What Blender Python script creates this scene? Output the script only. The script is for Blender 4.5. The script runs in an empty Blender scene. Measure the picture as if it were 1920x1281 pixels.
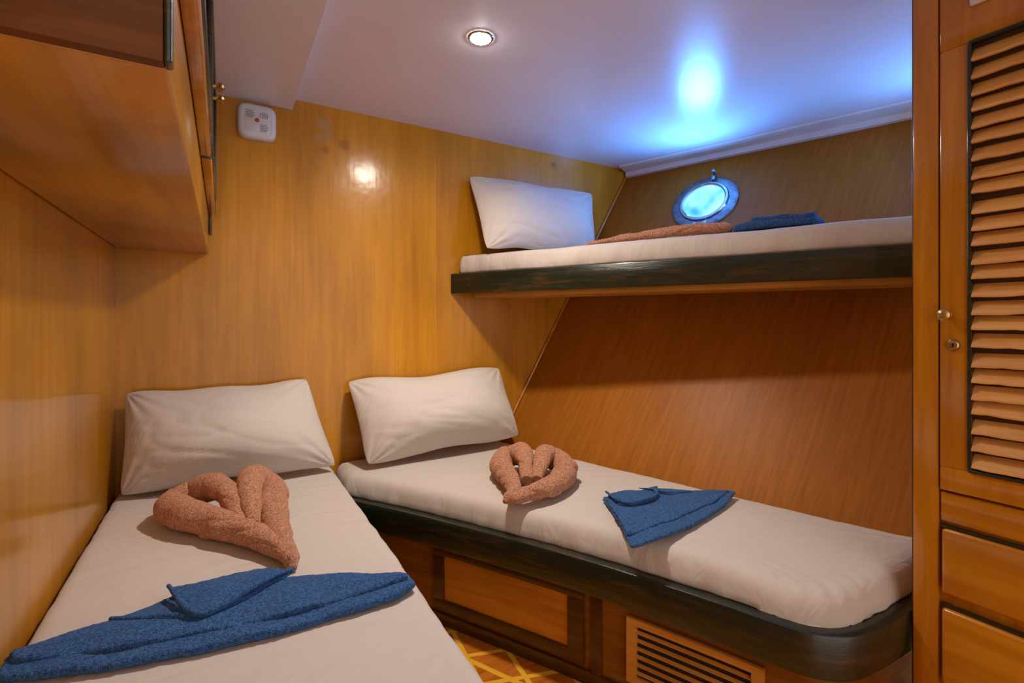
import bpy, bmesh, math, random
from mathutils import Vector, noise, Matrix

scene = bpy.context.scene
COL = scene.collection
random.seed(4)
WL = {}

# ---------------------------------------------------------------- materials
def new_mat(name):
    m = bpy.data.materials.new(name); m.use_nodes = True
    nt = m.node_tree
    return m, nt, nt.nodes, nt.links, nt.nodes["Principled BSDF"]

def c4(c): return (c[0], c[1], c[2], 1.0)

def mathn(N, L, op, a, b=None, c=None):
    n = N.new("ShaderNodeMath"); n.operation = op
    for i, v in enumerate((a, b, c)):
        if v is None: continue
        if isinstance(v, (int, float)): n.inputs[i].default_value = v
        else: L.new(v, n.inputs[i])
    return n.outputs[0]

def wood(name, dark, light, grain='Z', rough=0.28, seams=None, stains=None, gs=1.0, bump=0.04, coat=0.2, tone=0.2, spec=.35, crough=.12, wave=0.0):
    m, nt, N, L, P = new_mat(name)
    geo = N.new("ShaderNodeNewGeometry")
    mp = N.new("ShaderNodeMapping")
    hi, lo = 26*gs, 1.3*gs
    mp.inputs["Scale"].default_value = {'Z': (hi, hi, lo), 'X': (lo, hi, hi), 'Y': (hi, lo, hi), 'H': (lo*1.5, lo*1.5, hi), 'U': (lo, hi, lo)}[grain]
    L.new(geo.outputs["Position"], mp.inputs["Vector"])
    n1 = N.new("ShaderNodeTexNoise"); n1.inputs["Scale"].default_value = 1.6
    n1.inputs["Detail"].default_value = 9; n1.inputs["Roughness"].default_value = 0.62; n1.inputs["Distortion"].default_value = 0.6
    L.new(mp.outputs[0], n1.inputs["Vector"])
    r = N.new("ShaderNodeValToRGB")
    r.color_ramp.elements[0].position = 0.30; r.color_ramp.elements[0].color = c4(dark)
    r.color_ramp.elements[1].position = 0.66; r.color_ramp.elements[1].color = c4(light)
    L.new(n1.outputs["Fac"], r.inputs[0])
    n2 = N.new("ShaderNodeTexNoise"); n2.inputs["Scale"].default_value = 2.2; n2.inputs["Detail"].default_value = 3
    mp2 = N.new("ShaderNodeMapping"); mp2.inputs["Scale"].default_value = {'Z': (1.8, 1.8, .5), 'U': (.5, 1.2, .5)}.get(grain, (1, 1, 1))
    L.new(geo.outputs["Position"], mp2.inputs[0]); L.new(mp2.outputs[0], n2.inputs["Vector"])
    mr = N.new("ShaderNodeMapRange"); mr.inputs[1].default_value = 0.3; mr.inputs[2].default_value = 0.7
    mr.inputs[3].default_value = 1-tone; mr.inputs[4].default_value = 1+tone*0.5
    L.new(n2.outputs["Fac"], mr.inputs[0])
    fac = mr.outputs[0]
    sep = N.new("ShaderNodeSeparateXYZ"); L.new(geo.outputs["Position"], sep.inputs[0])
    if seams:
        for s, dpt, stp in seams:
            d = mathn(N, L, 'ABSOLUTE', mathn(N, L, 'SUBTRACT', sep.outputs['X'], s))
            g = mathn(N, L, 'GREATER_THAN', d, 0.0014)
            g = mathn(N, L, 'MULTIPLY_ADD', g, dpt, 1-dpt)
            fac = mathn(N, L, 'MULTIPLY', fac, g)
            g = mathn(N, L, 'GREATER_THAN', sep.outputs['X'], s)
            g = mathn(N, L, 'MULTIPLY_ADD', g, stp, 1.0)
            fac = mathn(N, L, 'MULTIPLY', fac, g)
    mul = N.new("ShaderNodeVectorMath"); mul.operation = 'SCALE'
    L.new(r.outputs[0], mul.inputs[0]); L.new(fac, mul.inputs["Scale"])
    out = mul.outputs[0]
    if stains:
        for (p, rad, col, amt) in stains:
            dn = N.new("ShaderNodeVectorMath"); dn.operation = 'DISTANCE'
            nn = N.new("ShaderNodeTexNoise"); nn.inputs["Scale"].default_value = 30
            L.new(geo.outputs["Position"], nn.inputs["Vector"])
            L.new(geo.outputs["Position"], dn.inputs[0]); dn.inputs[1].default_value = p
            dd = mathn(N, L, 'MULTIPLY_ADD', nn.outputs["Fac"], rad*1.6, dn.outputs["Value"])
            mm = N.new("ShaderNodeMapRange"); mm.inputs[1].default_value = rad*1.25; mm.inputs[2].default_value = rad*1.9
            mm.inputs[3].default_value = amt; mm.inputs[4].default_value = 0
            L.new(dd, mm.inputs[0])
            mx = N.new("ShaderNodeMix"); mx.data_type = 'RGBA'
            L.new(mm.outputs[0], mx.inputs["Factor"]); L.new(out, mx.inputs[6]); mx.inputs[7].default_value = c4(col)
            out = mx.outputs[2]
    L.new(out, P.inputs["Base Color"])
    P.inputs["Roughness"].default_value = rough; P.inputs["Specular IOR Level"].default_value = spec
    P.inputs["Coat Weight"].default_value = coat; P.inputs["Coat Roughness"].default_value = crough
    b = N.new("ShaderNodeBump"); b.inputs["Strength"].default_value = bump; b.inputs["Distance"].default_value = 0.01
    L.new(n1.outputs["Fac"], b.inputs["Height"]); last = b
    if wave:
        n3 = N.new("ShaderNodeTexNoise"); n3.inputs["Scale"].default_value = 9; n3.inputs["Detail"].default_value = 2
        L.new(geo.outputs["Position"], n3.inputs["Vector"])
        b2 = N.new("ShaderNodeBump"); b2.inputs["Strength"].default_value = wave; b2.inputs["Distance"].default_value = 0.02
        L.new(n3.outputs["Fac"], b2.inputs["Height"]); L.new(b.outputs[0], b2.inputs["Normal"]); last = b2
        L.new(last.outputs[0], P.inputs["Coat Normal"])
    L.new(last.outputs[0], P.inputs["Normal"])
    return m

def simple(name, col, rough=0.5, metal=0.0, spec=0.5, nscale=6, var=0.08, bump=0.0, bscale=40, coat=0.0):
    m, nt, N, L, P = new_mat(name)
    tc = N.new("ShaderNodeTexCoord")
    n = N.new("ShaderNodeTexNoise"); n.inputs["Scale"].default_value = nscale; n.inputs["Detail"].default_value = 4
    L.new(tc.outputs["Object"], n.inputs["Vector"])
    r = N.new("ShaderNodeValToRGB")
    r.color_ramp.elements[0].position = 0.3; r.color_ramp.elements[0].color = c4([x*(1-var) for x in col])
    r.color_ramp.elements[1].position = 0.7; r.color_ramp.elements[1].color = c4([min(1, x*(1+var)) for x in col])
    L.new(n.outputs["Fac"], r.inputs[0]); L.new(r.outputs[0], P.inputs["Base Color"])
    P.inputs["Roughness"].default_value = rough; P.inputs["Metallic"].default_value = metal
    P.inputs["Specular IOR Level"].default_value = spec; P.inputs["Coat Weight"].default_value = coat
    P.inputs["Coat Roughness"].default_value = .1
    if bump:
        n2 = N.new("ShaderNodeTexNoise"); n2.inputs["Scale"].default_value = bscale; n2.inputs["Detail"].default_value = 5
        L.new(tc.outputs["Object"], n2.inputs["Vector"])
        b = N.new("ShaderNodeBump"); b.inputs["Strength"].default_value = bump; b.inputs["Distance"].default_value = 0.01
        L.new(n2.outputs["Fac"], b.inputs["Height"]); L.new(b.outputs[0], P.inputs["Normal"])
    return m

def worn_rail(name):
    m, nt, N, L, P = new_mat(name)
    geo = N.new("ShaderNodeNewGeometry")
    mp = N.new("ShaderNodeMapping"); mp.inputs["Scale"].default_value = (3, 3, 26); L.new(geo.outputs["Position"], mp.inputs[0])
    n = N.new("ShaderNodeTexNoise"); n.inputs["Scale"].default_value = 1.5; n.inputs["Detail"].default_value = 9; n.inputs["Roughness"].default_value = .72
    L.new(mp.outputs[0], n.inputs["Vector"])
    r = N.new("ShaderNodeValToRGB"); e = r.color_ramp.elements
    e[0].position = .30; e[0].color = (.004, .009, .005, 1)
    e[1].position = .52; e[1].color = (.012, .018, .009, 1)
    x = e.new(.64); x.color = (.060, .030, .010, 1)
    x = e.new(.76); x.color = (.10, .042, .012, 1)
    L.new(n.outputs["Fac"], r.inputs[0])
    L.new(r.outputs[0], P.inputs["Base Color"]); P.inputs["Roughness"].default_value = .24
    P.inputs["Coat Weight"].default_value = .4; P.inputs["Coat Roughness"].default_value = .1
    b = N.new("ShaderNodeBump"); b.inputs["Strength"].default_value = .3; b.inputs["Distance"].default_value = .01
    L.new(n.outputs["Fac"], b.inputs["Height"]); L.new(b.outputs[0], P.inputs["Normal"])
    return m

def terry(name, col, lift):
    m, nt, N, L, P = new_mat(name)
    tc = N.new("ShaderNodeTexCoord")
    v = N.new("ShaderNodeTexVoronoi"); v.inputs["Scale"].default_value = 360
    n = N.new("ShaderNodeTexNoise"); n.inputs["Scale"].default_value = 150; n.inputs["Detail"].default_value = 5
    L.new(tc.outputs["Object"], v.inputs["Vector"]); L.new(tc.outputs["Object"], n.inputs["Vector"])
    a = mathn(N, L, 'MULTIPLY_ADD', v.outputs["Distance"], -0.5, n.outputs["Fac"])
    r = N.new("ShaderNodeValToRGB")
    r.color_ramp.elements[0].position = 0.05; r.color_ramp.elements[0].color = c4([x*0.5 for x in col])
    r.color_ramp.elements[1].position = 0.5; r.color_ramp.elements[1].color = c4([min(1, x*1.28+lift) for x in col])
    L.new(a, r.inputs[0]); L.new(r.outputs[0], P.inputs["Base Color"])
    P.inputs["Roughness"].default_value = 0.95; P.inputs["Specular IOR Level"].default_value = 0.1
    P.inputs["Sheen Weight"].default_value = 0.4; P.inputs["Sheen Tint"].default_value = c4([min(1, x*1.5+.12) for x in col])
    b = N.new("ShaderNodeBump"); b.inputs["Strength"].default_value = .9; b.inputs["Distance"].default_value = 0.005
    L.new(a, b.inputs["Height"]); L.new(b.outputs[0], P.inputs["Normal"])
    return m

def sheet(name, col, bs=.35):
    m, nt, N, L, P = new_mat(name)
    tc = N.new("ShaderNodeTexCoord")
    mp = N.new("ShaderNodeMapping"); mp.inputs["Scale"].default_value = (3, 9, 3); mp.inputs["Rotation"].default_value = (0, 0, 0.5)
    L.new(tc.outputs["Object"], mp.inputs[0])
    n = N.new("ShaderNodeTexNoise"); n.inputs["Scale"].default_value = 1.4; n.inputs["Detail"].default_value = 7; n.inputs["Distortion"].default_value = 1.8
    L.new(mp.outputs[0], n.inputs["Vector"])
    P.inputs["Base Color"].default_value = c4(col)
    P.inputs["Roughness"].default_value = 0.75; P.inputs["Specular IOR Level"].default_value = 0.2
    P.inputs["Sheen Weight"].default_value = 0.15
    b = N.new("ShaderNodeBump"); b.inputs["Strength"].default_value = bs; b.inputs["Distance"].default_value = 0.02
    L.new(n.outputs["Fac"], b.inputs["Height"]); L.new(b.outputs[0], P.inputs["Normal"])
    return m

def emis(name, col, strength):
    m, nt, N, L, P = new_mat(name)
    P.inputs["Base Color"].default_value = c4(col)
    P.inputs["Emission Color"].default_value = c4(col); P.inputs["Emission Strength"].default_value = strength
    return m

M_back = wood("teak_veneer_golden", (.47, .180, .006), (.60, .252, .010), 'Z', rough=.3, seams=[(.198, .12, .03), (.975, .3, -.09)], gs=1.0, bump=.04, coat=.45, crough=.15, wave=.10, spec=.25, tone=.24,
              stains=[((.405, 2.418, 2.17), .040, (.46, .26, .11), .7), ((.41, 2.418, 2.115), .035, (.46, .26, .11), .6), ((.50, 2.418, 2.09), .028, (.22, .08, .015), .5), ((.41, 2.418, 2.05), .022, (.20, .08, .015), .45),
                      ((1.73, 2.418, 2.2), .03, (.05, .03, .02), .6)])
M_left = wood("teak_veneer_side", (.46, .178, .008), (.59, .255, .014), 'Z', rough=.3, gs=.8, coat=.6, crough=.08, wave=.03, spec=.3, tone=.25)
M_hull = wood("teak_veneer_brown", (.29, .092, .007), (.41, .138, .011), 'U', rough=.42, gs=2.0, bump=.04, coat=0, spec=.2, tone=.12)
M_cab = wood("teak_solid_glossy", (.41, .142, .006), (.58, .232, .013), 'Z', rough=.22, gs=.7, coat=.8, crough=.06, wave=.05)
M_cabh = wood("teak_solid_across", (.41, .142, .006), (.58, .232, .013), 'H', rough=.22, gs=.7, coat=.7, crough=.06)
M_louv = wood("teak_louver", (.60, .27, .06), (.80, .44, .14), 'H', rough=.16, gs=.9, coat=1.0, crough=.04, bump=.08, wave=.35, spec=.6)
M_lockb = wood("locker_base_wood", (.40, .150, .007), (.60, .255, .014), 'Y', rough=.3, gs=.45, coat=.5, crough=.1, tone=.35, wave=.03)
M_mahog = wood("mahogany", (.035, .018, .005), (.10, .034, .007), 'H', rough=.22, gs=.9)
M_endp = wood("mahogany_satin", (.09, .028, .006), (.19, .062, .011), 'H', rough=.5, gs=.9, coat=0, spec=.2)
M_mahog2 = wood("mahogany_red", (.15, .042, .005), (.26, .085, .010), 'H', rough=.2, gs=.9)
M_panel = wood("orange_panel", (.38, .12, .008), (.55, .20, .016), 'H', rough=.2, gs=.9)
M_vent = wood("vent_frame_wood", (.56, .22, .03), (.72, .33, .06), 'H', rough=.25, gs=.9)
M_slat = wood("slat_wood", (.42, .17, .02), (.58, .27, .045), 'H', rough=.4, gs=.6)
M_dark = worn_rail("dark_painted_rail")
M_black = simple("black_void", (.02, .012, .006), .8)
M_lback = simple("louver_gap_shade", (.07, .026, .006), .7)  # dark brown stands in for the shade between the louver slats
M_sheet = sheet("beige_sheet", (.59, .525, .480), .4)
M_pill = sheet("pillowcase", (.585, .520, .480), .35)
M_coral = terry("coral_terry", (.58, .275, .16), .03)
M_blue = terry("blue_terry", (.040, .125, .33), .018)
M_white = simple("white_plastic", (.66, .65, .66), .35)
M_grey = simple("grey_slot", (.20, .20, .21), .6)
M_red = simple("red_button", (.45, .05, .04), .4)
M_brass = simple("aged_brass", (.50, .36, .16), .28, metal=1)
M_chrome = simple("oxidised_bronze", (.24, .29, .33), .25, metal=.9, var=.35, nscale=30)
M_ring = simple("polished_ring", (.5, .53, .56), .12, metal=1)
M_paint = simple("glossy_ceiling_paint", (.71, .69, .765), .29, var=.02, bump=.02, bscale=14, coat=.1)
M_trimw = simple("white_moulding", (.66, .64, .66), .3, var=.1, bump=.1, bscale=30)
M_lamp = emis("lamp_lens", (1, .96, .92), 120)

def glass_mat():
    m, nt, N, L, P = new_mat("porthole_daylight_glass")
    tc = N.new("ShaderNodeTexCoord"); n = N.new("ShaderNodeTexNoise"); n.inputs["Scale"].default_value = 5; n.inputs["Detail"].default_value = 2
    L.new(tc.outputs["Object"], n.inputs["Vector"])
    r = N.new("ShaderNodeValToRGB")
    r.color_ramp.elements[0].position = .38; r.color_ramp.elements[0].color = (.03, .25, .90, 1)
    r.color_ramp.elements[1].position = .60; r.color_ramp.elements[1].color = (.30, .78, 1, 1)
    L.new(n.outputs["Fac"], r.inputs[0])
    L.new(r.outputs[0], P.inputs["Emission Color"]); P.inputs["Emission Strength"].default_value = 1.9
    P.inputs["Base Color"].default_value = (.05, .1, .2, 1); P.inputs["Roughness"].default_value = .2
    return m
M_glass = glass_mat()

def floor_mat():
    m, nt, N, L, P = new_mat("parquet_inlay")
    geo = N.new("ShaderNodeNewGeometry"); sep = N.new("ShaderNodeSeparateXYZ"); L.new(geo.outputs["Position"], sep.inputs[0])
    n = N.new("ShaderNodeTexNoise"); n.inputs["Scale"].default_value = 9; n.inputs["Detail"].default_value = 6
    mp = N.new("ShaderNodeMapping"); mp.inputs["Scale"].default_value = (1, 6, 1); L.new(geo.outputs["Position"], mp.inputs[0]); L.new(mp.outputs[0], n.inputs["Vector"])
    r = N.new("ShaderNodeValToRGB"); r.color_ramp.elements[0].position=.3; r.color_ramp.elements[1].position=.7
    r.color_ramp.elements[0].color = (.42, .11, .008, 1); r.color_ramp.elements[1].color = (.64, .20, .02, 1)
    L.new(n.outputs["Fac"], r.inputs[0])
    fac = None
    for sx, sy, fr, off, wd in ((.889, .4574, 6.5, .35, .12), (.99, -.10, 7.0, .1, .12), (.30, .95, 7.0, .3, .12)):
        a = mathn(N, L, 'MULTIPLY', sep.outputs[0], sx); b = mathn(N, L, 'MULTIPLY_ADD', sep.outputs[1], sy, a)
        b = mathn(N, L, 'ADD', mathn(N, L, 'MULTIPLY', b, fr), off)
        f = mathn(N, L, 'FRACT', b)
        g = mathn(N, L, 'LESS_THAN', f, wd)
        fac = g if fac is None else mathn(N, L, 'MAXIMUM', fac, g)
    mx = N.new("ShaderNodeMix"); mx.data_type = 'RGBA'
    L.new(fac, mx.inputs["Factor"]); L.new(r.outputs[0], mx.inputs[6]); mx.inputs[7].default_value = (.90, .48, .04, 1)
    L.new(mx.outputs[2], P.inputs["Base Color"]); P.inputs["Roughness"].default_value = .2
    return m
M_floor = floor_mat()

# ---------------------------------------------------------------- geometry helpers
class Geo:
    def __init__(s): s.v = []; s.f = []; s.mi = []
    def add(s, vs, fs, mi=0):
        o = len(s.v); s.v += [tuple(v) for v in vs]; s.f += [tuple(i+o for i in f) for f in fs]; s.mi += [mi]*len(fs)
    def box(s, x0, x1, y0, y1, z0, z1, bev=0.003, mi=0, M=None, seg=2):
        bm = bmesh.new(); bmesh.ops.create_cube(bm, size=1)
        for v in bm.verts: v.co = Vector(((x0+x1)/2+v.co.x*(x1-x0), (y0+y1)/2+v.co.y*(y1-y0), (z0+z1)/2+v.co.z*(z1-z0)))
        if bev > 0: bmesh.ops.bevel(bm, geom=bm.edges[:], offset=bev, segments=seg, profile=.5, affect='EDGES')
        if M: bmesh.ops.transform(bm, matrix=M, verts=bm.verts[:])
        bm.verts.index_update()
        s.add([v.co.copy() for v in bm.verts], [[v.index for v in f.verts] for f in bm.faces], mi); bm.free()
    def sweep(s, path, prof, mi=0, caps=True):
        """path: 2-D points; prof: closed polygon of (offset to room side, z)."""
        n = len(path); k = len(prof); vs = []
        for i, p in enumerate(path):
            a = Vector(path[max(0, i-1)]); b = Vector(path[min(n-1, i+1)]); t = (b-a).normalized(); nn = Vector((t.y, -t.x))
            for (o, z) in prof: vs.append((p[0]+nn.x*o, p[1]+nn.y*o, z))
        fs = [(i*k+j, i*k+(j+1) % k, (i+1)*k+(j+1) % k, (i+1)*k+j) for i in range(n-1) for j in range(k)]
        if caps: fs += [tuple(range(k)), tuple((n-1)*k+j for j in reversed(range(k)))]
        s.add(vs, fs, mi)
    def lathe(s, prof, c, a, b, n, seg=48, mi=0):
        k = len(prof); vs = []
        for i in range(seg):
            th = 2*math.pi*i/seg; d = a*math.cos(th)+b*math.sin(th)
            for (r, h) in prof: vs.append(c+d*r+n*h)
        fs = [(i*k+j, i*k+j+1, ((i+1) % seg)*k+j+1, ((i+1) % seg)*k+j) for i in range(seg) for j in range(k-1)]
        s.add(vs, fs, mi)
    def tube(s, path, rad, seg=20, ridge=.0, rn=3, twist=6, amp=.0, mi=0, seed=0, flat=1.0, crease=0.0):
        n = len(path); vs = []
        for i, p in enumerate(path):
            t = (path[min(n-1, i+1)]-path[max(0, i-1)]).normalized()
            up = Vector((0, 0, 1)); sd = t.cross(up)
            if sd.length < 1e-4: sd = Vector((1, 0, 0))
            sd.normalize(); up2 = sd.cross(t)
            for j in range(seg):
                th = 2*math.pi*j/seg
                r = rad[i]
                if ridge:   # spiral fold: a saw-tooth lip that winds along the roll
                    ph = (th/(2*math.pi)*rn+twist*i/n) % 1.0
                    r *= 1+ridge*(ph-.5)*(1 if ph < .92 else (1-ph)/.08)
                if crease:
                    ph = noise.noise(Vector((i*.045+seed, math.cos(th)*.4, math.sin(th)*.4)))*8
                    r *= 1-crease*max(0, math.sin(i*.42+ph+1.2*math.cos(th)))**4
                q = p+sd*math.cos(th)*r+up2*math.sin(th)*r*flat
                if amp: q = q+(q-p).normalized()*amp*noise.noise(q*20+Vector((seed, 0, 0)))
                vs.append(q)
        fs = [(i*seg+j, i*seg+(j+1) % seg, (i+1)*seg+(j+1) % seg, (i+1)*seg+j) for i in range(n-1) for j in range(seg)]
        fs += [tuple(reversed(range(seg))), tuple((n-1)*seg+j for j in range(seg))]
        s.add(vs, fs, mi)
    def slab(s, outline, prof, crown=0.0, amp=0.0, freq=5, seed=0, N=180, rings=14, mi=0, fn=None, samp=0.0, sfreq=14, fuzz=0.0):
        """outline: closed 2-D loop; prof: (inset,z) from bottom to top; then a domed top."""
        pts = resample(outline, N, True)
        A = sum(pts[i][0]*pts[(i+1) % N][1]-pts[(i+1) % N][0]*pts[i][1] for i in range(N))
        sg = 1 if A > 0 else -1
        nor = []
        for i in range(N):
            t = Vector(pts[(i+2) % N])-Vector(pts[i-2]); t.normalize(); nor.append(Vector((-t.y, t.x))*sg)
        cx = sum(p[0] for p in pts)/N; cy = sum(p[1] for p in pts)/N
        vs = []; nr = 0
        for (ins, z) in prof:
            for i, p in enumerate(pts):
                w = samp*noise.noise(Vector((p[0]*sfreq, p[1]*sfreq, z*10+seed))) if samp else 0
                if fuzz: w += fuzz*noise.noise(Vector((p[0]*120, p[1]*120, z*120)))
                vs.append([p[0]+nor[i].x*(ins+w), p[1]+nor[i].y*(ins+w), z])
            nr += 1
        last = [vs[(nr-1)*N+i] for i in range(N)]
        zt = prof[-1][1]
        for r in range(1, rings):
            f = 1-(r/rings)
            for i in range(N):
                x = cx+(last[i][0]-cx)*f; y = cy+(last[i][1]-cy)*f
                vs.append([x, y, zt+crown*(1-f**2.5)])
            nr += 1
        vs.append([cx, cy, zt+crown])
        for v in vs:
            if v[2] > prof[0][1]+1e-4:
                v[2] += amp*noise.noise(Vector((v[0]*freq, v[1]*freq, seed)))
                if fn: v[2] += fn(v[0], v[1])
        fs = [(r*N+i, r*N+(i+1) % N, (r+1)*N+(i+1) % N, (r+1)*N+i) for r in range(nr-1) for i in range(N)]
        fs += [((nr-1)*N+i, (nr-1)*N+(i+1) % N, len(vs)-1) for i in range(N)]
        fs.append(tuple(reversed(range(N))))
        s.add(vs, fs, mi)
    def make(s, name, mats, parent=None, smooth=True, origin=None, label=None, cat=None, kind=None, group=None, ang=40):
        if origin is None:
            xs = [v[0] for v in s.v]; ys = [v[1] for v in s.v]; zs = [v[2] for v in s.v]
            origin = Vector(((min(xs)+max(xs))/2, (min(ys)+max(ys))/2, min(zs)))
        origin = Vector(origin)
        me = bpy.data.meshes.new(name)
        me.from_pydata([tuple(Vector(v)-origin) for v in s.v], [], s.f)
        if not isinstance(mats, (list, tuple)): mats = [mats]
        for m in mats: me.materials.append(m)
        for p, i in zip(me.polygons, s.mi): p.material_index = i
        bm = bmesh.new(); bm.from_mesh(me); bmesh.ops.recalc_face_normals(bm, faces=bm.faces[:]); bm.to_mesh(me); bm.free()
        if smooth:
            me.shade_smooth()
            me.set_sharp_from_angle(angle=math.radians(ang))
        o = bpy.data.objects.new(name, me); COL.objects.link(o)
        place(o, origin, parent)
        if kind: o["kind"] = kind
        tag(o, label, cat, group)
        return o

def tag(o, label=None, cat=None, group=None):
    if label: o["label"] = label
    if cat: o["category"] = cat
    if group: o["group"] = group

def place(o, origin, parent):
    WL[o.name] = Vector(origin)
    if parent: o.parent = parent; o.location = Vector(origin)-WL[parent.name]
    else: o.location = origin

def empty(name, loc, label, cat, group=None):
    o = bpy.data.objects.new(name, None); COL.objects.link(o); o.empty_display_size = .1
    place(o, Vector(loc), None); tag(o, label, cat, group); return o

def resample(pts, N, closed=False):
    P = [Vector(p) for p in pts]
    if closed: P = P+[P[0]]
    ds = [0]
    for a, b in zip(P, P[1:]): ds.append(ds[-1]+(b-a).length)
    out = []; tot = ds[-1]; m = N if closed else N-1; j = 0
    for i in range(N):
        t = tot*i/m
        while j < len(ds)-2 and ds[j+1] < t: j += 1
        u = (t-ds[j])/max(1e-9, ds[j+1]-ds[j]); u = min(1, max(0, u))
        out.append(P[j].lerp(P[j+1], u))
    return out

def catmull(pts, per=10, closed=False):
    P = [Vector(p) for p in pts]; n = len(P); out = []
    rng = n if closed else n-1
    for i in range(rng):
        if closed: p0, p1, p2, p3 = P[i-1], P[i], P[(i+1) % n], P[(i+2) % n]
        else: p0, p1, p2, p3 = P[max(0, i-1)], P[i], P[i+1], P[min(n-1, i+2)]
        for k in range(per):
            t = k/per
            out.append(.5*((2*p1)+(p2-p0)*t+(2*p0-5*p1+4*p2-p3)*t*t+(3*p1-p0-3*p2+p3)*t**3))
    if not closed: out.append(P[-1])
    return out

def round_poly(pts, r, seg=6):
    out = []; n = len(pts)
    for i in range(n):
        p = Vector(pts[i]); a = Vector(pts[i-1]); b = Vector(pts[(i+1) % n])
        rr = min(r, (a-p).length*.45, (b-p).length*.45)
        s = p+(a-p).normalized()*rr; e = p+(b-p).normalized()*rr
        for k in range(seg+1):
            t = k/seg; out.append(s*(1-t)**2+p*2*t*(1-t)+e*t*t)
    return out

def offset_path(path, o):
    out = []; n = len(path)
    for i, p in enumerate(path):
        t = (Vector(path[min(n-1, i+1)])-Vector(path[max(0, i-1)])).normalized()
        out.append(Vector((p[0]+t.y*o, p[1]-t.x*o)))
    return out

def subpath(path, s0, s1, n=24):
    P = [Vector(p) for p in path]; ds = [0]
    for a, b in zip(P, P[1:]): ds.append(ds[-1]+(b-a).length)
    def at(s):
        j = 0
        while j < len(ds)-2 and ds[j+1] < s: j += 1
        return P[j].lerp(P[j+1], (s-ds[j])/(ds[j+1]-ds[j]))
    return [at(s0+(s1-s0)*i/(n-1)) for i in range(n)]

def rprof(o0, o1, z0, z1, b):
    return [(o0, z0+b), (o0+b, z0), (o1-b, z0), (o1-b*.3, z0+b*.3), (o1, z0+b), (o1, z1-b), (o1-b*.3, z1-b*.3), (o1-b, z1), (o0+b, z1), (o0, z1-b)]

# ---------------------------------------------------------------- room shell
YB = 2.418; XL = -.36; ZC = 2.258; ZF = .08
def xhull(y, z): return 2.356-.589*(2.258-z)+(.303+.042*(z-.6)/1.658)*(2.418-y)

g = Geo(); g.box(XL-.05, xhull(YB, ZC)+.1, YB, YB+.05, ZF-.02, ZC+.03, 0); g.make("wall_back", M_back, smooth=False, origin=(0, 0, 0), kind="structure")
g = Geo(); g.box(XL-.05, XL, -1.2, YB, ZF-.02, ZC+.03, 0); g.make("wall_left", M_left, smooth=False, origin=(0, 0, 0), kind="structure")
g = Geo(); g.box(XL-.05, 3.6, -1.2, YB+.05, ZF-.05, ZF, 0); g.make("floor", M_floor, smooth=False, origin=(0, 0, 0), kind="structure")
g = Geo(); g.box(XL-.05, 3.6, -1.2, YB+.05, ZC, ZC+.04, 0); g.make("ceiling", M_paint, smooth=False, origin=(0, 0, 0), kind="structure")
g = Geo(); g.box(XL, .272, -1.2, YB, 2.207, ZC, .003); g.make("trim_1", M_paint, smooth=False, kind="structure")
# sloping hull side
g = Geo(); vs = []; ny, nz = 24, 24
for i in range(ny+1):
    y = YB-(YB+.3)*i/ny
    for j in range(nz+1):
        z = .38+(ZC-.38)*j/nz; vs.append((xhull(y, z), y, z))
k = nz+1
g.add(vs, [(i*k+j, i*k+j+1, (i+1)*k+j+1, (i+1)*k+j) for i in range(ny) for j in range(nz)])
vs2 = [(x+.04, y, z) for x, y, z in vs]
g.add(vs2, [(i*k+j, (i+1)*k+j, (i+1)*k+j+1, i*k+j+1) for i in range(ny) for j in range(nz)])
g.make("wall_right", M_hull, origin=(0, 0, 0), kind="structure")
# ceiling moulding along the hull
g = Geo(); g.sweep([(xhull(y, ZC), y) for y in (2.416, 1.8, 1.2, .6, 0, -.28)],
                   [(-.01, 2.257), (.15, 2.257), (.145, 2.247), (.06, 2.232), (.055, 2.205), (.035, 2.200), (.03, 2.205)])
g.make("trim_2", M_trimw, kind="structure", smooth=False)
# corner bead hull / back wall
g = Geo(); p = [Vector((xhull(YB, z)-.008, YB-.008, z)) for z in (.60, 1.0, 1.4, 1.8, 2.2)]
g.tube(p, [.008]*5, seg=8); g.make("trim_3", M_cab, kind="structure")

# ---------------------------------------------------------------- lower bunk (beside the hull)
PB = catmull([(.43, 2.163), (.474, 2.093), (.674, 1.779), (.899, 1.374), (1.0255, 1.1206), (1.144, .836), (1.185, .725), (1.222, .645), (1.285, .596), (1.38, .578), (1.50, .572), (1.62, .570), (1.76, .568)], 10)
bunk = empty("bunk_bed", (1.2, 1.4, ZF), "fitted lower bunk with dark glossy rail and mahogany cupboard base", "bunk bed")
g = Geo(); g.sweep(PB, rprof(-.03, .018, .392, .500, .005)); g.make("rail", M_dark, bunk, label="worn dark green-brown front rail with rounded corner")
base = offset_path(PB, -.03)
g = Geo(); g.sweep(base, [(-.02, ZF+.002), (0, ZF+.002), (0, .40), (-.02, .40)]); g.make("base", M_mahog2, bunk, label="glossy mahogany bunk side")
hullside = [(xhull(y, .42)-.02, y) for y in (.60, 1.2, 1.8, 2.40)]
plat = [tuple(p) for p in offset_path(PB, -.035)][:-6]+hullside+[(.44, 2.40)]
g = Geo(); g.slab(plat, [(0, .42), (0, .488)], rings=4); g.make("platform", M_slat, bunk)
door = Geo()
sp = lambda a, b, n=24: subpath(base, a+.02, b+.02, n)
L0, L1, Z0, Z1 = .455, 1.075, .135, .378
for (a, b, z0, z1) in ((L0, L1, Z0, Z0+.045), (L0, L1, Z1-.03, Z1), (L0, L0+.05, Z0+.04, Z1-.025), (L1-.055, L1, Z0+.04, Z1-.025)):
    door.sweep(sp(a, b), rprof(0.0, .014, z0, z1, .004))
d_o = door.make("cupboard_door", M_mahog, bunk, label="near-black mahogany cupboard door frame")
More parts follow.
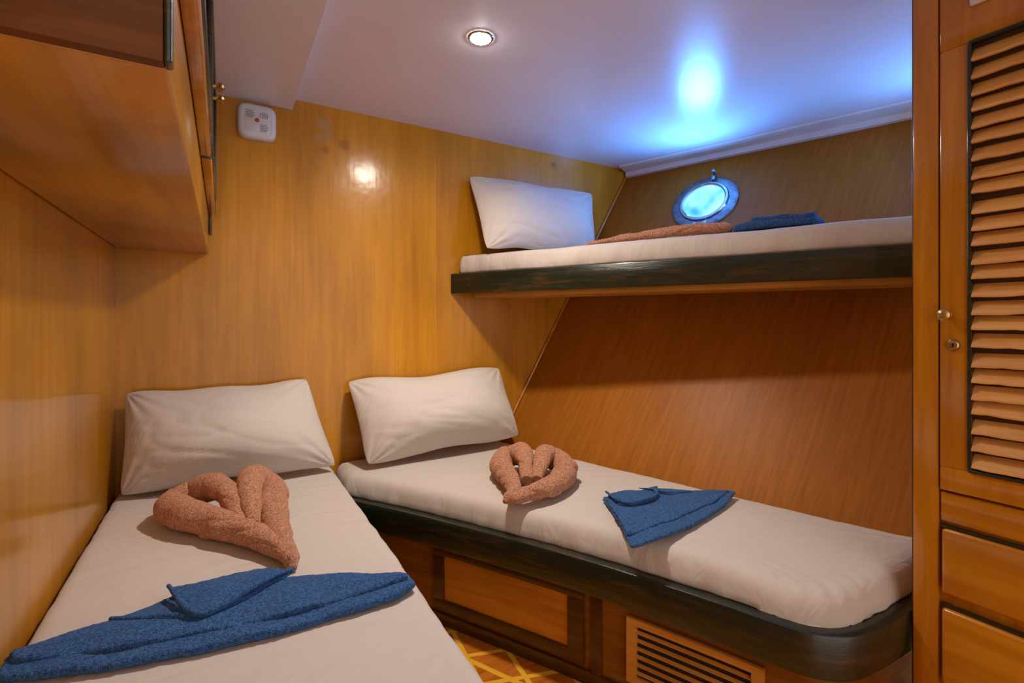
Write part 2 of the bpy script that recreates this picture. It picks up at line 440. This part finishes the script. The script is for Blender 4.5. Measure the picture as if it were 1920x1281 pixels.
g = Geo(); g.sweep(sp(L0+.048, L1-.053), rprof(-.001, .008, Z0+.043, Z1-.028, .003)); g.make("panel", M_panel, d_o, label="orange varnished door panel")
g = Geo(); g.sweep(sp(1.10, 1.135, 4), rprof(0, .010, ZF+.01, .391, .003)); g.make("stile", M_mahog, bunk)
g = Geo(); g.sweep(sp(.1, 1.55, 40), rprof(0, .012, ZF+.001, ZF+.045, .003)); g.make("plinth", M_mahog, bunk)
vt = Geo(); V0, V1, W0, W1 = 1.222, 1.60, .152, .350
for (a, b, z0, z1) in ((V0, V1, W0, W0+.022), (V0, V1, W1-.022, W1), (V0, V0+.03, W0+.02, W1-.02), (V1-.03, V1, W0+.02, W1-.02)):
    vt.sweep(sp(a, b, 12), rprof(0, .016, z0, z1, .004))
for i in range(6):
    z = W0+.036+i*.0245; vt.sweep(sp(V0+.028, V1-.028, 12), [(.002, z-.001), (.011, z-.005), (.012, z-.002), (.004, z+.003)])
v_o = vt.make("vent_grille", M_vent, bunk, label="light wooden vent grille with horizontal slots")
g = Geo(); g.sweep(sp(V0+.02, V1-.02, 12), [(.0003, W0+.01), (.0012, W0+.01), (.0012, W1-.01), (.0003, W1-.01)]); g.make("gap_shade", M_black, v_o)  # black sheet painting the darkness behind the vent slats

# mattress on it
front = [tuple(p) for p in offset_path(PB, -.016)][4:-10]
mo = front+[(1.78, .590), (1.84, .60)]+[(1.312+.303*(2.40-y), y) for y in (.70, 1.2, 1.7, 2.2)]+[(1.312, 2.395), (.50, 2.40), (.447, 2.37), (.443, 2.25)]
def puckers(x, y):
    """gathers of the fitted sheet round the near corner"""
    dx, dy = x-1.42, y-.80; r = math.hypot(dx, dy); a = math.atan2(dy, dx)
    w = math.exp(-((r-.22)/.09)**2)
    near = math.exp(-(math.hypot(x-1.28, y-.66)/.16)**2)
    return .0050*math.sin(a*24+2*noise.noise(Vector((x*6, y*6, 0))))*w*near-.016*near
g = Geo(); g.slab(mo, [(.002, .5015), (.0, .510), (.003, .526), (.007, .544), (.013, .561), (.023, .575), (.036, .584), (.055, .589)], crown=.011, amp=.003, freq=4, seed=3, N=380, rings=28, samp=.005, sfreq=20, fn=puckers)
g.make("mattress", M_sheet, label="beige-sheeted mattress on the lower bunk beside the hull", cat="mattress", ang=80)

# ---------------------------------------------------------------- near bunk (along the side wall)
b2 = empty("bunk_bed", (.03, 1.4, ZF), "low fitted bunk with dark base along the golden wood wall", "bunk bed")
g = Geo(); g.box(XL+.002, .385, .42, YB-.004, ZF+.001, .47, .004); g.make("base", M_mahog2, b2, smooth=False)
g = Geo(); g.box(.386, .404, .42, 2.16, .36, .470, .006); g.make("rail", M_dark, b2)
ml = [(XL+.008, YB-.012), (XL+.006, .43), (.415, .43), (.424, 1.4), (.424, 2.30), (.40, 2.40)]
g = Geo(); g.slab(round_poly(ml, .05), [(.014, .4725), (.002, .49), (0, .53), (.002, .568), (.010, .588), (.020, .596), (.034, .598)], crown=.004, amp=.003, freq=3.5, seed=9, N=240, rings=22, samp=.004)
g.make("mattress", M_sheet, label="beige-sheeted mattress along the golden wood side wall", cat="mattress", ang=80)

# ---------------------------------------------------------------- upper bunk
ub = empty("bunk_bed", (1.6, 1.5, 1.36), "upper bunk shelf with dark glossy front rail under the ceiling", "bunk bed")
E0 = Vector((1.052, 2.412)); ED = Vector((.4555, -.8902)); EN = Vector((.8902, .4555))
def ep(s, o=0): return E0+ED*s+EN*o
up = [ep(s) for s in (0, .4, .8, 1.2, 1.6, 2.07)]
g = Geo(); g.sweep(up, rprof(-.03, 0.0, 1.393, 1.499, .005)); g.make("rail", M_dark, ub, label="dark glossy rail, worn reddish along its face")
pl = [tuple(ep(0, .031)+Vector((0.03, 0))), tuple(ep(2.07, .031)), (xhull(.62, 1.40)-.02, .60), (xhull(2.40, 1.40)-.02, 2.405), (1.12, 2.405)]
g = Geo(); g.slab(pl, [(0, 1.403), (0, 1.496)], rings=3); g.make("platform", M_slat, ub)
sl = Geo(); sl.sweep([ep(.12, .08), ep(1.0, .08), ep(2.02, .08)], rprof(-.03, .03, 1.372, 1.4025, .003)); s0 = sl.make("slat", M_slat, ub)
for o in (.16, .24, .32):
    c = s0.copy(); COL.objects.link(c); c.parent = ub; c.location = s0.location+Vector((EN.x*(o-.08), EN.y*(o-.08)-.1*(o-.08)/.24, 0))
um = [tuple(ep(.035, .016)), tuple(ep(.6, .012)), tuple(ep(1.2, .012)), tuple(ep(2.03, .012)), (xhull(.62, 1.50)-.03, .61), (xhull(1.5, 1.50)-.025, 1.5), (xhull(2.39, 1.50)-.03, 2.39), (1.11, 2.40)]
g = Geo(); g.slab(round_poly(um, .04), [(.008, 1.4995), (.002, 1.510), (0, 1.54), (.003, 1.568), (.012, 1.588), (.024, 1.595), (.045, 1.597)], crown=.004, amp=.004, freq=4, seed=5, N=300, rings=18, samp=.008, sfreq=16)
g.make("mattress", M_sheet, label="beige-sheeted mattress on the upper bunk", cat="mattress", ang=80)

# ---------------------------------------------------------------- pillows
def pillow(bl, br, tr, tl, T, back, label, seed):
    bl, br, tr, tl = map(Vector, (bl, br, tr, tl)); n = ((br-bl).cross(tl-bl)).normalized()
    nu, nv = 80, 60; g = Geo(); vs = []; idx = {}
    def pos(u, v, side):
        a, b = 2*u-1, 2*v-1
        cr = (abs(a)**8)*(abs(b)**8)
        uu = .5+.5*a*(1-.030*(1-b*b)-.035*cr); vv = .5+.5*b*(1-.050*(1-a*a)-.045*cr)
        p = bl*(1-uu)*(1-vv)+br*uu*(1-vv)+tr*uu*vv+tl*(1-uu)*vv
        pr = max(0, (1-abs(a)**2.6))**.66*max(0, (1-abs(b)**2.25))**.66
        pr *= 1-.27*b
        h = (T if side > 0 else -back)*pr
        q = p+n*h
        w = noise.noise(Vector((u*2.2+seed, v*2.2, 0)))*.018*pr
        for f in (0, 7):
            cs = noise.noise(Vector((u*2+v*4+seed+f, v*1.2-u*1.2, 3)))
            w -= .005*math.exp(-(cs/.045)**2)*pr
        edge = min(1-abs(a), 1-abs(b))
        # gathers running in from the corners
        for (ca, cb) in ((-1, -1), (1, -1), (1, 1), (-1, 1)):
            da, db = (a-ca), (b-cb)*.6; rr = math.hypot(da, db)
            w += .006*math.sin(math.atan2(db, da)*15+seed)*math.exp(-(rr/.38)**2)*min(1, edge*12)
        q += n*w*(1 if side > 0 else .2)
        q.z += .018*noise.noise(Vector((u*3+seed, v*2, 7)))
        return q
    for side in (1, -1):
        for i in range(nu+1):
            for j in range(nv+1):
                border = i in (0, nu) or j in (0, nv)
                if side < 0 and border: idx[(side, i, j)] = idx[(1, i, j)]; continue
                idx[(side, i, j)] = len(vs)
                u = .5-.5*math.cos(math.pi*i/nu); v = .5-.5*math.cos(math.pi*j/nv)
                vs.append(pos(u, v, side))
    fs = []
    for side in (1, -1):
        for i in range(nu):
            for j in range(nv):
                q = [idx[(side, i, j)], idx[(side, i+1, j)], idx[(side, i+1, j+1)], idx[(side, i, j+1)]]
                fs.append(tuple(q if side > 0 else reversed(q)))
    g.add(vs, fs); return g.make("pillow", M_pill, label=label, cat="pillow", ang=80)

pillow((-.325, 2.225, .612), (.425, 2.18, .622), (.330, 2.375, .990), (-.328, 2.375, .968), .14, .03, "beige pillow leaning on the golden wall at the side-wall bunk head", 1.3)
pillow((.535, 2.14, .615), (1.340, 2.17, .640), (1.33, 2.375, .992), (.50, 2.385, .962), .14, .03, "beige pillow leaning on the wall at the hull-side bunk head", 5.1)
pillow((1.145, 2.19, 1.612), (1.86, 2.18, 1.618), (1.99, 2.36, 2.05), (1.13, 2.37, 2.035), .12, .03, "beige pillow standing at the head of the upper bunk", 8.7)

# ---------------------------------------------------------------- towels
def heart(A, B, zb, r, label, flat=1.0):
    g = Geo()
    for k, P in enumerate((A, B)):
        pts = catmull([Vector(p) for p in P], 16)
        pts = resample(pts, 190); n = len(pts); rad = []
        path = []
        for i, p in enumerate(pts):
            t = i/(n-1)
            rr = r*(.48+.52*min(1, t/.30)) if t < .30 else r*(1 if t < .55 else 1-.62*((t-.55)/.45)**1.5)
            if t > .97: rr *= max(.3, 1-(t-.97)/.03*.6)
            rad.append(rr); path.append(Vector((p.x, p.y, zb+rr*flat*.97+p.z)))
        g.tube(path, rad, seg=60, ridge=.18, rn=1, twist=(3.0 if k else -3.0), amp=.004, seed=k*5, flat=flat, crease=.08)
    return g.make("towel", M_coral, label=label, cat="towel", ang=80)

heart([(.052, 1.63, .015), (.034, 1.72, .035), (.008, 1.82, .05), (-.028, 1.91, .045), (-.082, 1.96, .015), (-.136, 1.94, 0), (-.134, 1.865, 0), (-.080, 1.768, 0), (.002, 1.665, 0), (.080, 1.55, 0), (.134, 1.44, 0), (.156, 1.355, 0)],
      [(.078, 1.62, .015), (.074, 1.71, .045), (.074, 1.81, .06), (.088, 1.90, .055), (.120, 1.93, .025), (.146, 1.86, 0), (.138, 1.74, 0), (.132, 1.60, 0), (.143, 1.47, 0), (.158, 1.355, 0)],
      .606, .047, "coral terry towel rolled into a heart on the side-wall bunk")
heart([(.990, 1.555, .015), (1.03, 1.63, .035), (1.067, 1.70, .05), (1.078, 1.772, .03), (1.038, 1.80, .01), (.980, 1.745, 0), (.955, 1.65, 0), (.932, 1.57, 0), (.898, 1.503, 0), (.845, 1.475, 0)],
      [(1.025, 1.538, .015), (1.082, 1.597, .04), (1.132, 1.653, .05), (1.178, 1.685, .03), (1.202, 1.63, .01), (1.166, 1.545, 0), (1.083, 1.482, 0), (1.0, 1.454, 0), (.91, 1.457, 0), (.85, 1.47, 0)],
      .606, .046, "coral terry towel rolled into a heart on the hull-side bunk")
def e3(s, o, z=0): q = ep(s, o); return (q.x, q.y, z)
heart([e3(1.06, .20, 0), e3(1.22, .20, 0), e3(1.32, .18, 0), e3(1.34, .11, 0), e3(1.24, .075, 0), e3(1.1, .09, 0), e3(.9, .11, 0), e3(.72, .13, 0)],
      [e3(1.06, .21, 0), e3(1.22, .215, 0), e3(1.32, .24, 0), e3(1.32, .29, 0), e3(1.2, .31, 0), e3(1.08, .26, 0), e3(.88, .19, 0), e3(.72, .14, 0)],
      1.606, .028, "coral terry towel rolled and laid on the upper bunk", flat=.8)

def layered(layers, edges, label, seed):
    """a cloth folded into thin layers; edges: hems standing proud of the folds"""
    g = Geo()
    for i, (o, z, h, cr, rd, am) in enumerate(layers):
        g.slab(round_poly(o, rd, 5), [(.005, z), (.001, z+h*.25), (0, z+h*.5), (.001, z+h*.78), (.004, z+h*.94), (.010, z+h)], crown=cr, amp=am, freq=10, seed=seed+i*3, N=420, rings=22, samp=.003, sfreq=16, fuzz=.003)
    for (P, r) in edges:
        q = catmull([Vector(p) for p in P], 14); n = len(q)
        g.tube(q, [r*(.35+.65*math.sin(math.pi*(.06+.88*i/(n-1)))) for i in range(n)], seg=14, amp=.003, seed=seed)
    return g.make("towel", M_blue, label=label, cat="towel", ang=80)

layered([
    # broad lower layer, the right wing reaches the tip
    ([(-.352, 1.268), (-.345, 1.200), (-.185, 1.142), (-.017, 1.105), (.10, 1.092), (.22, 1.090), (.34, 1.095), (.400, 1.122), (.394, 1.160), (.28, 1.232), (.145, 1.288), (.0, 1.335), (-.11, 1.335), (-.20, 1.290)], .605, .018, .003, .014, .006),
    # second layer set back from the near edge
    ([(-.346, 1.264), (-.335, 1.228), (-.185, 1.176), (-.017, 1.142), (.12, 1.128), (.26, 1.124), (.388, 1.134), (.380, 1.156), (.27, 1.225), (.14, 1.280), (.0, 1.325), (-.11, 1.325), (-.20, 1.284)], .618, .016, .005, .012, .008),
    # top flap
    ([(-.106, 1.340), (-.080, 1.255), (-.050, 1.188), (-.02, 1.186), (.06, 1.228), (.150, 1.292), (.10, 1.325), (.03, 1.345)], .634, .012, .006, .010, .010),
], [([(-.106, 1.339, .651), (-.092, 1.285, .658), (-.070, 1.220, .654), (-.043, 1.187, .646), (-.010, 1.192, .646), (.04, 1.220, .653), (.10, 1.259, .653), (.150, 1.293, .644)], .0075),
    ([(-.20, 1.284, .635), (-.15, 1.245, .641), (-.10, 1.222, .643), (-.05, 1.200, .640)], .005)],
    "blue terry towel folded into a point on the side-wall bunk", 2)
layered([
    ([(1.165, 1.330), (1.075, 1.15), (.985, 1.005), (1.01, .998), (1.25, 1.012), (1.48, 1.062), (1.625, 1.122), (1.60, 1.150), (1.50, 1.19), (1.385, 1.280), (1.27, 1.295)], .605, .014, .003, .010, .005),
    ([(1.155, 1.305), (1.080, 1.16), (1.015, 1.048), (1.25, 1.058), (1.48, 1.092), (1.600, 1.128), (1.50, 1.18), (1.38, 1.270), (1.27, 1.285)], .616, .013, .005, .010, .006),
    ([(1.17, 1.31), (1.13, 1.205), (1.22, 1.175), (1.32, 1.20), (1.375, 1.270), (1.27, 1.288)], .627, .012, .004, .012, .008),
], [([(1.168, 1.315, .642), (1.14, 1.225, .647), (1.165, 1.185, .645), (1.24, 1.180, .647), (1.30, 1.200, .645), (1.33, 1.245, .643)], .007),
    ([(1.30, 1.285, .639), (1.33, 1.24, .642), (1.36, 1.20, .639), (1.45, 1.175, .634)], .005)],
    "blue terry towel folded into a triangle on the hull-side bunk", 11)
layered([
    ([tuple(ep(1.38, .09)), tuple(ep(1.44, .06)), tuple(ep(1.66, .06)), tuple(ep(1.69, .12)), tuple(ep(1.66, .24)), tuple(ep(1.46, .25)), tuple(ep(1.38, .20))], 1.606, .028, .006, .02, .01),
    ([tuple(ep(1.44, .07)), tuple(ep(1.66, .07)), tuple(ep(1.67, .2)), tuple(ep(1.46, .22))], 1.626, .026, .008, .02, .014),
], [], "blue terry towel folded on the upper bunk", 17)

# ---------------------------------------------------------------- overhead locker
lk = empty("wall_locker", (-.2, 1.5, 1.53), "overhead wooden locker with dark-trimmed doors, fixed in the corner", "cabinet")
g = Geo(); g.box(XL+.002, -.052, .668, YB-.003, 1.53, 2.204, .006); g.make("body", M_lockb, lk)
g = Geo(); g.box(XL+.002, -.056, .648, .667, 1.531, 2.203, .002); g.make("end_panel", M_endp, lk, label="dark mahogany end panel")
g = Geo(); g.box(-.056, -.048, .646, .670, 1.531, 2.203, .0035, seg=4); g.make("corner_bead", M_dark, lk, label="dark glossy corner bead")
def ldoor(y0, y1):
    g = Geo()
    for (a, b, z0, z1) in ((y0, y1, 1.68, 1.73), (y0, y1, 2.14, 2.19), (y0, y0+.05, 1.728, 2.142), (y1-.05, y1, 1.728, 2.142)):
        g.box(-.0515, -.028, a, b, z0, z1, .005, 0)
    g.box(-.0515, -.038, y0+.045, y1-.045, 1.725, 2.145, .002, 1)
    for (a, b, z0, z1) in ((y0+.048, y1-.048, 1.728, 1.738), (y0+.048, y1-.048, 2.132, 2.142), (y0+.048, y0+.06, 1.735, 2.135), (y1-.06, y1-.048, 1.735, 2.135)):
        g.box(-.036, -.023, a, b, z0, z1, .003, 2)
    for (a, b) in ((y0-.004, y0+.003), (y1-.003, y1+.004)):
        g.box(-.0515, -.0265, a, b, 1.682, 2.188, .002, 2)
    d = g.make("door", [M_cab, M_mahog2, M_dark], lk)
    k = Geo(); c = Vector((-.028, y1-.025 if y0 < 1.2 else y0+.025, 1.86))
    k.lathe([(0, .030), (.008, .030), (.012, .025), (.011, .018), (.005, .012), (.005, 0)], c, Vector((0, 1, 0)), Vector((0, 0, 1)), Vector((1, 0, 0)), 20)
    k.make("knob", M_brass, d, label="small brass knob")
    return d
ldoor(.74, 1.51); ldoor(1.54, 2.33)
g = Geo(); g.box(-.0515, -.040, 2.34, 2.372, 1.60, 2.2, .004); g.make("trim", M_dark, lk)

# ---------------------------------------------------------------- tall cabinet
XF = 1.528; YE = .5466
cb = empty("cabinet", (1.68, 0, ZF), "tall glossy teak cabinet with louvered door above drawers", "cabinet")
g = Geo(); g.box(XF+.004, 1.80, -.60, YE, ZF+.001, 2.255, .004); g.make("body", M_cab, cb)
g = Geo(); g.box(XF-.001, XF+.006, YE-.001, YE+.006, ZF+.002, 2.254, .0025, seg=3); g.make("edge_bead", M_dark, cb, label="dark edge bead")
g = Geo(); g.box(XF-.014, XF+.004, .494, YE-.001, ZF+.002, 2.254, .003); g.make("post", M_cab, cb)
dr = Geo(); DY0, DY1, DZ0, DZ1 = -.10, .491, .835, 2.10
for (a, b, z0, z1) in ((DY0, DY1, DZ0, .893), (DY0, DY1, 1.905, DZ1), (.436, DY1, .892, 1.906), (DY0, DY0+.055, .892, 1.906)):
    dr.box(XF-.016, XF+.004, a, b, z0, z1, .004)
do = dr.make("door", M_cab, cb)
g = Geo()
for (a, b, z0, z1) in ((DY0+.055, .437, .890, .899), (DY0+.055, .437, 1.899, 1.908), (.430, .439, .896, 1.902), (DY0+.05, DY0+.058, .896, 1.902)):
    g.box(XF-.021, XF-.006, a, b, z0, z1, .003)
g.make("bead", M_dark, do, label="slim dark bead around the louvers")
g = Geo(); g.box(XF+.0015, XF+.0039, DY0+.05, .437, .893, 1.905, 0); g.make("gap_shade", M_lback, do)  # dark sheet that paints the shade in the louver gaps
g = Geo(); nsl = 25
for i in range(nsl):
    z = .905+(i+.5)*(1.895-.905)/nsl+random.uniform(-.002, .002)
    ys = [DY0+.06+(.430-DY0-.06)*j/50 for j in range(51)]
    tilt = random.uniform(-.004, .004)
    vs = []; pr = [(-.0170, -.0190), (-.0240, -.0182), (-.0248, -.0172), (-.0248, -.0140), (-.0238, -.0126), (-.002, .0150), (.001, .0150), (.001, .006)]
    for j, y in enumerate(ys):
        w = .0014*noise.noise(Vector((y*20, i*3.1, 0)))+.0016*max(0, math.sin(y*48+i*.4))**6
        for q, (dx, dz) in enumerate(pr): vs.append((XF+dx+(w*.6 if dx < -.01 else 0), y, z+dz+(w if dx < -.01 else 0)+tilt*(y-.2)/.2))
    kk = len(pr)
    g.add(vs, [(a*kk+b, a*kk+(b+1) % kk, (a+1)*kk+(b+1) % kk, (a+1)*kk+b) for a in range(50) for b in range(kk)]+[tuple(range(kk)), tuple(50*kk+b for b in range(kk))])
g.make("louvers", M_louv, do, ang=20)
kx = Vector((-1, 0, 0)); ky = Vector((0, 1, 0)); kz = Vector((0, 0, 1))
g = Geo(); g.lathe([(0, .030), (.008, .029), (.0135, .024), (.0135, .017), (.006, .012), (.006, .003), (.010, .001), (.010, 0)], Vector((XF-.016, .477, 1.263)), ky, kz, kx, 28)
g.make("knob", M_brass, do, label="round aged brass knob")
g = Geo(); g.lathe([(0, .002), (.004, .002), (.005, .006), (.010, .007), (.0135, .004), (.0145, 0)], Vector((XF-.016, .465, 1.190)), ky, kz, kx, 28)
g.box(XF-.0185, XF-.0175, .4635, .4665, 1.184, 1.196, 0, 1)
g.make("keyhole", [M_brass, M_black], do, label="brass keyhole escutcheon")
for (z0, z1) in ((.585, .742), (.36, .548)):
    g = Geo(); g.box(XF-.022, XF+.0035, DY0, .486, z0, z1, .007, seg=3); w = g.make("drawer", M_cabh, cb)
    g = Geo(); g.box(XF-.012, XF+.0037, DY0, .492, z1+.001, z1+.007, .002); g.make("drawer_bead", M_dark, w, label="dark bead above the drawer")  # thin dark strip just above each drawer front
g = Geo(); g.box(XF-.010, XF+.0038, DY0, .492, .758, .83, .004); g.make("rail", M_cabh, cb)
g = Geo(); g.box(XF-.030, XF-.0165, .385, .432, 1.985, 2.06, .004, seg=3)
g.make("switch_box", M_white, label="small white plastic box mounted high on the cabinet", cat="switch")

# ---------------------------------------------------------------- smoke detector
sd = empty("smoke_detector", (.127, YB, 2.04), "white square smoke alarm with red button on the wood wall", "smoke detector")
g = Geo()
ol = round_poly([(.052, 2.040), (.202, 2.040), (.202, 2.190), (.052, 2.190)], .04, 8)
prf = [(0, .001), (0, .022), (.003, .030), (.009, .035), (.016, .037)]
cxs, czs = .127, 2.115; vs = []; nn = len(ol)
for (ins, h) in prf:
    f = 1-ins/.075
    for q in ol: vs.append((cxs+(q.x-cxs)*f, YB-h, czs+(q.y-czs)*f))
g.add(vs, [(r*nn+i, r*nn+(i+1) % nn, (r+1)*nn+(i+1) % nn, (r+1)*nn+i) for r in range(len(prf)-1) for i in range(nn)]+[tuple((len(prf)-1)*nn+i for i in range(nn)), tuple(reversed(range(nn)))])
g.make("body", M_white, sd)
g = Geo(); g.box(.078, .176, YB-.0380, YB-.032, 2.066, 2.166, .003, 1)
for i in range(5):
    for (bx, bz) in ((.084, 2.156), (.138, 2.102)):
        g.box(bx, bx+.034-abs(i-2)*.004, YB-.0392, YB-.0370, bz-i*.007-.0018, bz-i*.007+.0008, 0)
    g.box(.138+i*.007, .1402+i*.007, YB-.0392, YB-.0370, 2.130, 2.157-abs(i-2)*.003, 0)
g.make("grille", [M_grey, M_white], sd)
g = Geo(); g.lathe([(0, .005), (.006, .005), (.0085, .004), (.009, 0)], Vector((.127, YB-.037, 2.118)), Vector((1, 0, 0)), kz, Vector((0, -1, 0)), 24); g.make("button", M_red, sd)

# ---------------------------------------------------------------- portholes
T1 = Vector((-.335, 1, 0)).normalized(); T2 = Vector((.589, 0, 1)); nrm = -(T1.cross(T2)).normalized()
if nrm.x > 0: nrm = -nrm
T2 = nrm.cross(T1).normalized()
if T2.z < 0: T2 = -T2
def porthole(name, y, z, S=1.14):
    pc = Vector((xhull(y, z), y, z))
    ph = empty(name, pc, None, None); ph["kind"] = "structure"
    sc = lambda L: [(r*S, h) for r, h in L]
    g = Geo(); g.lathe(sc([(.104, -.02), (.104, .010), (.112, .018), (.122, .014), (.150, .014), (.160, .009), (.163, -.005)]), pc, T1, T2, nrm, 64)
    for i in range(8):
        a = i*math.pi/4+.2; q = pc+(T1*math.cos(a)+T2*math.sin(a))*.147*S
        g.lathe([(0, .017), (.004, .017), (.006, .014), (.006, .012)], q, T1, T2, nrm, 12)
    g.make("porthole_ring", M_chrome, ph)
    g = Geo(); g.lathe(sc([(.100, .012), (.101, .024), (.106, .028), (.116, .026), (.120, .020), (.120, .013)]), pc, T1, T2, nrm, 64); g.make("porthole_frame", M_ring, ph)
    g = Geo(); g.lathe(sc([(0, .016), (.102, .016)]), pc, T1, T2, nrm, 48); g.make("porthole_glass", M_glass, ph)
    def local_box(g, a, b, da, db, h0, h1):
        M = Matrix.Identity(4)
        for r in range(3): M[r][0], M[r][1], M[r][2], M[r][3] = T1[r], T2[r], nrm[r], pc[r]
        g.box(a-da, a+da, b-db, b+db, h0, h1, .003, 0, M)
    g = Geo(); local_box(g, -.03, .150*S, .010, .024, .010, .028)
    g.lathe([(0, .050), (.009, .049), (.012, .042), (.009, .036), (.004, .030), (.004, .01)], pc+T2*.172*S-T1*.03, T1, T2, nrm, 16)
    g.make("porthole_latch", M_chrome, ph)
    g = Geo(); local_box(g, .03, -.150*S, .018, .016, .008, .034); local_box(g, -.03, -.150*S, .018, .016, .008, .034); g.make("porthole_hinge", M_chrome, ph)
    return pc
pc1 = porthole("window_1", 1.82, 1.915)
pc2 = porthole("window_unseen", .75, 1.91)  # unseen porthole behind the cabinet, added for its blue light

# ---------------------------------------------------------------- ceiling downlight
LX, LY = .79, 1.55
dl = empty("ceiling_light", (LX, LY, 2.24), "small round recessed downlight with polished ring, switched on", "light")
cc = Vector((LX, LY, ZC)); dn = Vector((0, 0, -1)); ax = Vector((1, 0, 0)); ay = Vector((0, 1, 0))
g = Geo(); g.lathe([(.036, .002), (.037, .005), (.041, .006), (.046, .003), (.047, .0005)], cc, ax, ay, dn, 40); g.make("ring", M_ring, dl)
g = Geo(); g.lathe([(0, .016), (.015, .015), (.028, .010), (.0368, .004)], cc, ax, ay, dn, 32); g.make("lens", M_lamp, dl)

# ---------------------------------------------------------------- lights
def spot(name, loc, energy, col, size=math.radians(170), rad=.03, blend=.5, aim=(0, 0, -1)):
    l = bpy.data.lights.new(name, 'SPOT'); l.energy = energy; l.color = col; l.spot_size = size; l.spot_blend = blend; l.shadow_soft_size = rad
    o = bpy.data.objects.new(name, l); COL.objects.link(o); o.location = loc
    o.rotation_euler = Vector(aim).to_track_quat('-Z', 'Y').to_euler(); return o
spot("downlight_lamp", (LX+.02, LY+.01, 2.215), 34, (1, .89, .74), rad=.05, blend=.8, aim=(-.05, .05, -1))
spot("downlight_beam", (LX+.02, LY+.01, 2.210), 46, (1, .89, .74), size=math.radians(98), rad=.04, blend=.7, aim=(-.02, 0, -1))
def area(name, loc, direction, size, energy, col, shape='DISK'):
    l = bpy.data.lights.new(name, 'AREA'); l.shape = shape; l.size = size; l.energy = energy; l.color = col
    o = bpy.data.objects.new(name, l); COL.objects.link(o); o.location = loc
    o.rotation_euler = Vector(direction).to_track_quat('-Z', 'Y').to_euler(); return o
area("porthole_daylight", pc1+nrm*.10, nrm+Vector((0, 0, .10)), .2, 9, (.075, .33, 1))
area("unseen_porthole_fill", pc2+nrm*.16, nrm+Vector((-.4, .7, .0)), .2, 6, (.09, .36, 1))  # added fill at the unseen porthole, spreads blue over the ceiling

w = bpy.data.worlds.new("World"); scene.world = w; w.use_nodes = True
bg = w.node_tree.nodes["Background"]; bg.inputs[0].default_value = (1, .87, .745, 1); bg.inputs[1].default_value = 1.5

# ---------------------------------------------------------------- camera
cam = bpy.data.cameras.new("camera"); co = bpy.data.objects.new("camera", cam); COL.objects.link(co)
co.location = (0, 0, 1.25); co.rotation_euler = (math.radians(90), 0, -math.radians(30.7))
cam.sensor_width = 36; cam.lens = 17.1; cam.shift_y = -40/1920; cam.clip_start = .02
scene.camera = co
scene.view_settings.view_transform = 'Standard'
